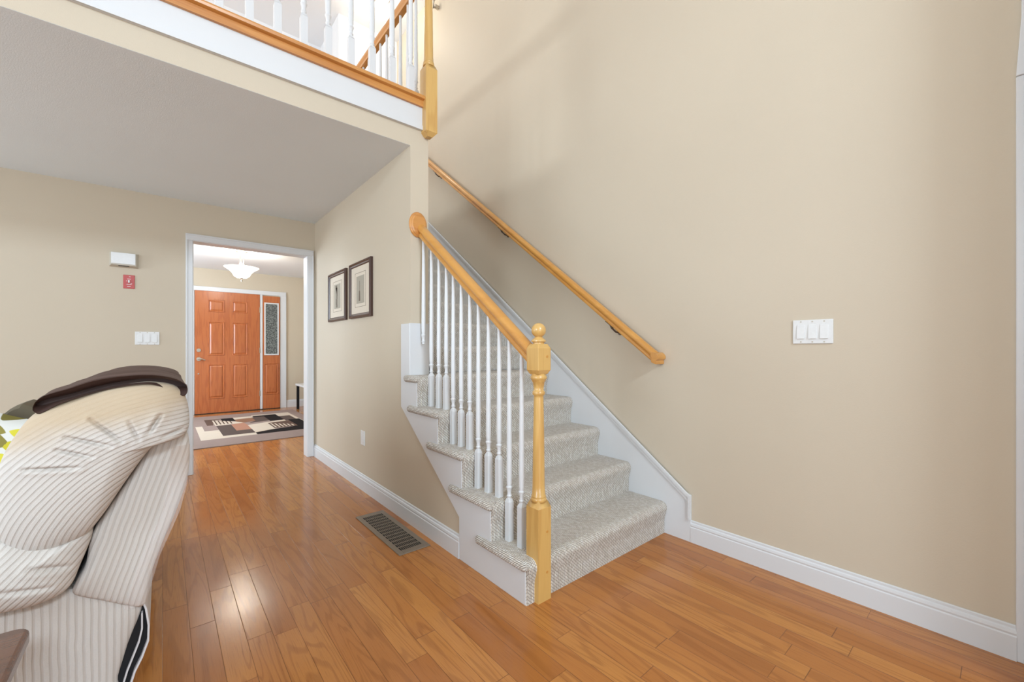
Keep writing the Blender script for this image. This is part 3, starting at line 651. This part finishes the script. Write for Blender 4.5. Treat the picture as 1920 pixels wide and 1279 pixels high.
# ------------------------------------------------------------------ floor register
vt = thing('floor_register', (1.07, 2.44, 0), 'taupe metal floor register by the stair wall baseboard', 'vent')
x0, x1, y0, y1 = .978, 1.166, 2.11, 2.777
obj('dark_backing', B(x0+.02, x1-.02, y0+.03, y1-.03, .0005, .002), M['black'], vt)  # black plate on the floor stands in for the shade below the grille
bm = BM(); 
for a in ((x0, x0+.03, y0, y1), (x1-.03, x1, y0, y1), (x0+.03, x1-.03, y0, y0+.045), (x0+.03, x1-.03, y1-.045, y1)): box(bm, *a, 0, .006)
obj('frame', bm, M['reg'], vt, bevel=.002)
bm = BM()
for i in range(1, 13): y = y0+.045+i*(y1-y0-.09)/13; box(bm, x0+.03, x1-.03, y-.004, y+.004, .002, .0045)
for i in range(1, 12): x = x0+.03+i*(x1-x0-.06)/12; box(bm, x-.0014, x+.0014, y0+.045, y1-.045, .002, .005)
obj('grille', bm, M['reg'], vt)

# ------------------------------------------------------------------ sofa
def smooth_loop(pts, n=160):
    P = [Vector(p) for p in pts]; m = len(P); out = []
    for i in range(m):
        a, b, c, d = P[i-1], P[i], P[(i+1) % m], P[(i+2) % m]
        for k in range(8):
            t = k/8; out.append(.5*((2*b)+(-a+c)*t+(2*a-5*b+4*c-d)*t*t+(-a+3*b-3*c+d)*t**3))
    L = [0]
    for i in range(len(out)): L.append(L[-1]+(out[(i+1) % len(out)]-out[i]).length)
    res = []; j = 0
    for k in range(n):
        s = L[-1]*k/n
        while L[j+1] < s: j += 1
        f = (s-L[j])/(L[j+1]-L[j]+1e-9); res.append(out[j].lerp(out[(j+1) % len(out)], f))
    return res
def puff(pts, y0, bulge, length, centre=None, rings=40, n=220, creases=(), power=2.0, drop=0):
    bm = BM(); lp = smooth_loop(pts, n); c = Vector(centre) if centre else sum(lp, Vector((0, 0)))/len(lp)
    def dip(p):
        d = 0
        for a, b, dep, wd in creases:
            a = Vector(a); b = Vector(b); ab = b-a; t = max(0, min(1, (p-a).dot(ab)/ab.length_squared)); q = (p-(a+ab*t)).length
            d += dep*math.exp(-(q/wd)**2)*math.sin(math.pi*min(1, max(.0, .12+t*.8)))-dep*.35*math.exp(-((q-wd*2.2)/(wd*1.6))**2)*.6
        return d
    R_ = []
    for j in range(1, rings+1):
        s = (j/rings)**.72; yy = y0-bulge*max(0, 1-s**power)**.5
        R_.append([bm.verts.new((c.x+(p.x-c.x)*s, yy+dip(c+(p-c)*s), c.y+(p.y-c.y)*s)) for p in lp])
    for q, sc_ in ((length*.05, 1), (length*.5, 1), (length*.95, 1), (length, .93)):
        R_.append([bm.verts.new((c.x+(p.x-c.x)*sc_, y0+q, c.y+(p.y-c.y)*sc_-drop*q/length)) for p in lp])
    ce = bm.verts.new((c.x, y0-bulge+dip(c), c.y))
    for i in range(n): bm.faces.new((ce, R_[0][i], R_[0][(i+1) % n]))
    for a, b in zip(R_, R_[1:]):
        for i in range(n): bm.faces.new((a[i], b[i], b[(i+1) % n], a[(i+1) % n]))
    bm.faces.new(R_[-1]); return bm
sofa = thing('sofa', (-.35, 2.3, 0), 'cream ribbed chenille reclining sofa seen end-on at left', 'sofa')
def W(px, py, Y):   # picture notes to metres on the sofa's end plane
    r = (px-960)/780.5; z = -(py-654)/780.5; t = Y/(c40-r*s40); return ((s40+r*c40)*t, HR+z*t)
cush = [(-.25, .955), (-.282, .905), (-.308, .836), (-.32, .746), (-.315, .666), (-.286, .621), (-.254, .601), (-.209, .601), (-.16, .621), (-.124, .668), (-.075, .756), (-.024, .835), (.012, .848), (.05, .862), (.062, .899), (.056, .965), (.037, 1.002), (.006, 1.019), (-.041, 1.025), (-.097, 1.016), (-.15, 1.001), (-.204, .981)]
cr = [((-.145, .935), (-.085, .872), .010, .0042), ((-.19, .895), (-.105, .862), .009, .004), ((-.205, .865), (-.14, .838), .009, .004), ((-.262, .822), (-.165, .815), .010, .0042), ((-.07, .92), (-.05, .868), .007, .004), ((-.005, .93), (-.03, .885), .012, .005), ((.045, .885), (.0, .868), .010, .005)]
obj('back_cushion', puff(cush, 1.60, .075, 1.5, (-.10, .84), 120, 520, cr), M['fabA'], sofa, smooth=True)
lum = [(-.37, .60), (-.308, .641), (-.24, .625), (-.19, .62), (-.155, .63), (-.15, .605), (-.17, .539), (-.192, .483), (-.237, .462), (-.291, .462), (-.35, .47), (-.42, .5), (-.43, .56)]
cr2 = [((-.25, .57), (-.19, .55), .010, .007), ((-.3, .53), (-.22, .51), .008, .006)]
obj('lumbar_cushion', puff(lum, 1.615, .06, 1.45, None, 40, 260, cr2), M['fabL'], sofa, smooth=True)
bp = [(-.018, .85), (.016, .862), (.055, .868), (.065, .794), (.057, .712), (.031, .62), (-.006, .517), (-.027, .444), (-.042, .363), (-.077, .374), (-.132, .41), (-.186, .448), (-.182, .478), (-.164, .521), (-.151, .602), (-.116, .672), (-.066, .761)]
obj('back_frame_panel', puff(bp, 1.645, .022, 1.45, None, 30, 200, (), 6), M['fabS'], sofa, smooth=True)
sp = [(-.60, .44), (-.298, .45), (-.243, .452), (-.194, .458), (-.132, .42), (-.077, .383), (-.049, .358), (-.054, .327), (-.077, .26), (-.10, .17), (-.13, .05), (-.6, .05)]
obj('side_panel', puff(sp, 1.66, .016, 1.42, (-.3, .25), 30, 240, (), 8), M['fabV'], sofa, smooth=True)
# torn corner: dark gap and pale lining edge
bm = BM(); prism(bm, [W(262, 1133, 1.66), W(276, 1140, 1.66), W(279, 1165, 1.66), W(279, 1190, 1.66), W(270, 1225, 1.66), W(250, 1265, 1.66), W(232, 1310, 1.66), W(200, 1390, 1.66), W(180, 1390, 1.66), W(212, 1290, 1.66), W(225, 1255, 1.66)], 1.668, 2.9, 'y'); obj('torn_gap', bm, M['black'], sofa)
edge = [W(*p, 1.65) for p in ((266, 1118), (276, 1140), (281, 1170), (280, 1200), (268, 1232), (255, 1258), (243, 1295), (225, 1340), (205, 1390))]
def ribbon(edge, w, y0, y1, mat, name):
    bm = BM(); pts = edge+[(x-w, z) for x, z in edge[::-1]]; prism(bm, pts, y0, y1, 'y'); return obj(name, bm, mat, sofa, bevel=.001)
ribbon(edge, .005, 1.645, 3.0, M['lining'], 'lining_edge')
inner = [W(*p, 1.65) for p in ((268, 1150), (268, 1180), (262, 1205), (250, 1235), (240, 1260), (228, 1300))]
ribbon(inner, .004, 1.65, 1.70, M['lining'], 'lining_fold')
# clear film along the back
fe = [W(*p, 1.62) for p in ((356, 832), (351, 905), (338, 955), (318, 1000), (300, 1040), (285, 1090), (272, 1130))]
bm = BM(); A = [bm.verts.new((x, 1.615, z)) for x, z in fe]; D = [bm.verts.new((x, 3.0, z)) for x, z in fe]; E_ = [bm.verts.new((x-.045, 1.618, z-.004)) for x, z in fe]
for i in range(len(fe)-1): bm.faces.new((A[i], A[i+1], D[i+1], D[i])); bm.faces.new((A[i], E_[i], E_[i+1], A[i+1]))
obj('plastic_cover', bm, M['film'], sofa, smooth=True)
obj('seat_cushion', puff([(-1.0, .40), (-.99, .30), (-.45, .30), (-.40, .34), (-.40, .42), (-.44, .46), (-.96, .46)], 1.70, .03, 1.35, None, 16, 120), M['fabV'], sofa, smooth=True)
obj('base', B(-.95, -.13, 1.72, 3.05, .03, .32), M['fabV'], sofa)
for x in (-.92, -.24):
    for y in (1.75, 2.98): obj('foot', B(x, x+.05, y, y+.05, 0, .06), M['black'], sofa)

# blanket
bl = [(-.252, .965), (-.246, .988), (-.228, 1.004), (-.19, 1.018), (-.139, 1.038), (-.075, 1.047), (-.018, 1.046), (.03, 1.032), (.053, 1.012), (.057, .990), (.048, .978), (.026, .986), (-.006, 1.010), (-.041, 1.020), (-.097, 1.013), (-.15, .999), (-.204, .977), (-.232, .958), (-.243, .954)]
bm = BM(); lp = smooth_loop(bl, 160); n = 160; R_ = []
cx = sum(p.x for p in lp)/n; rng = random.Random(3)
def mid(p):  # inner line of the fold
    best = min(lp, key=lambda q: abs(q.x-p.x)+(0 if (q.y-p.y)*1 != 0 else 1)); return best
top = sorted([p for p in lp], key=lambda p: p.x)
def rise(j, p): return .004*math.sin(min(1, j)*math.pi*.5)*(1 if p.x > -.14 else max(0, (p.x+.25)/.11))
stn = [(.016, .30), (-.004, .42), (-.012, .62), (-.018, .80), (-.021, .9), (-.018, .97), (-.008, 1), (.02, 1), (.05, 1), (.08, 1), (.11, 1), (.14, 1), (.17, 1), (.2, 1), (.23, 1), (.26, 1), (.29, 1), (.32, 1), (.36, 1), (.40, 1), (.44, 1), (.5, 1), (.56, 1), (.575, .9), (.57, .75)]
zm = lambda x: .972+.055*math.exp(-((x+.03)/.16)**2)
for yy, s in stn:
    R_.append([bm.verts.new((p.x*(1 if s == 1 else .995), 1.595+yy+.004*math.sin(p.x*40), zm(p.x)+(p.y-zm(p.x))*s+(rise(yy/.5, p)+(.004*math.sin(p.x*9+yy*48)+.002*math.sin(p.x*31+yy*20))*min(1, max(0, yy*12)) if p.y > zm(p.x) else 0))) for p in lp])
for a, b in zip(R_, R_[1:]):
    for i in range(n): bm.faces.new((a[i], b[i], b[(i+1) % n], a[(i+1) % n]))
bm.faces.new(R_[0]); bm.faces.new(R_[-1])
tag(obj('blanket', bm, M['blanket'], smooth=True), 'folded dark brown plush blanket lying over the sofa back', 'blanket')

# throw pillow and cloth further along the sofa
def pillow(cx, cy, cz, w, h, t, rot, mat, name, label):
    bm = BM(); N = 24; V = {}
    for s_ in (1, -1):
        for i in range(N+1):
            for j in range(N+1):
                if s_ == -1 and (i in (0, N) or j in (0, N)): V[s_, i, j] = V[1, i, j]; continue
                u, v = i/N*2-1, j/N*2-1; k = (1-u**4)**.5*(1-v**4)**.5 if abs(u) < 1 and abs(v) < 1 else 0
                pn = 1-.07*(1-u*u)*abs(v)**6-.0; pm = 1-.07*(1-v*v)*abs(u)**6
                V[s_, i, j] = bm.verts.new((u*w/2*pm, s_*t/2*k, v*h/2*pn))
    for s_ in (1, -1):
        for i in range(N):
            for j in range(N):
                bm.faces.new([V[s_, a, b] for a, b in ((i, j), (i+1, j), (i+1, j+1), (i, j+1))])
    o = obj(name, bm, mat, smooth=True); o.location = (cx, cy, cz); o.rotation_euler = rot; return tag(o, label, 'pillow')
def leafmat():
    t = NT('leaf print cotton'); p = t.xyz('Object')
    v = t.comb(t.math('MULTIPLY', p[0], 10), t.math('ADD', t.math('MULTIPLY', p[2], 19), 3.1)); vo = t.n('ShaderNodeTexVoronoi', feature='F1'); t.set(vo.inputs['Vector'], v); vo.inputs['Scale'].default_value = 1; vo.inputs['Randomness'].default_value = .6; vo.distance = 'MINKOWSKI'; vo.inputs['Exponent'].default_value = 1.25
    d = vo.outputs['Distance']; q = t.n('ShaderNodeSeparateColor'); t.set(q.inputs[0], vo.outputs['Color'])
    leaf = t.ramp(q.outputs[0], [(0, lin((206, 196, 60))), (.5, lin((190, 178, 40))), (.7, lin((96, 86, 28))), (1, lin((218, 206, 110)))]); t.t.nodes[-1]
    return t.out(t.mix(t.sm(d, .62, .65), leaf, lin((206, 205, 198))), .85)
pillow(-.50, 2.25, .705, .40, .44, .12, (R(-8), R(18), R(-30)), leafmat(), 'throw_pillow', 'white throw pillow with yellow-green leaf print behind the sofa cushion')
bm = BM(); lp = smooth_loop([(-.62, .80), (-.55, .86), (-.47, .865), (-.43, .90), (-.40, .915), (-.375, .90), (-.35, .885), (-.30, .882), (-.27, .86), (-.36, .60), (-.38, .47), (-.60, .47), (-.63, .60)], 80)
for yy, s in ((2.30, .7), (2.315, .97), (2.34, 1), (2.50, 1), (2.53, .8)): pass
R_ = [[bm.verts.new((-.43+(p.x+.43)*s, yy+.01*math.sin(p.x*50), .84+(p.y-.84)*s)) for p in lp] for yy, s in ((2.36, .8), (2.37, .97), (2.40, 1), (2.55, 1), (2.58, .8))]
for a, b in zip(R_, R_[1:]):
    for i in range(80): bm.faces.new((a[i], b[i], b[(i+1) % 80], a[(i+1) % 80]))
bm.faces.new(R_[0]); bm.faces.new(R_[-1])
tag(obj('folded_throw', bm, plain('olive brown cloth', (108, 98, 80), .85), smooth=True), 'olive brown cloth bunched behind the leaf-print pillow', 'throw')

# ------------------------------------------------------------------ end table
et = thing('end_table', (-.5, 1.1, 0), 'dark brown wooden table with rounded corner at lower left', 'table')
def rrect(x0, x1, y0, y1, r, n=6):
    o = []
    for cx, cy, a0 in ((x1-r, y1-r, 0), (x0+r, y1-r, 90), (x0+r, y0+r, 180), (x1-r, y0+r, 270)):
        o += [(cx+r*math.cos(R(a0+90*k/n)), cy+r*math.sin(R(a0+90*k/n))) for k in range(n+1)]
    return o
obj('tabletop', prism(BM(), rrect(-.85, -.225, .85, 1.415, .03), .468, .50, 'z'), M['tablewood'], et, bevel=.008, seg=3)
obj('apron', B(-.80, -.27, .9, 1.37, .40, .468), M['tablewood'], et)
for x in (-.8, -.31):
    for y in (.9, 1.33): obj('leg', B(x, x+.04, y, y+.04, 0, .468), M['tablewood'], et, bevel=.003)
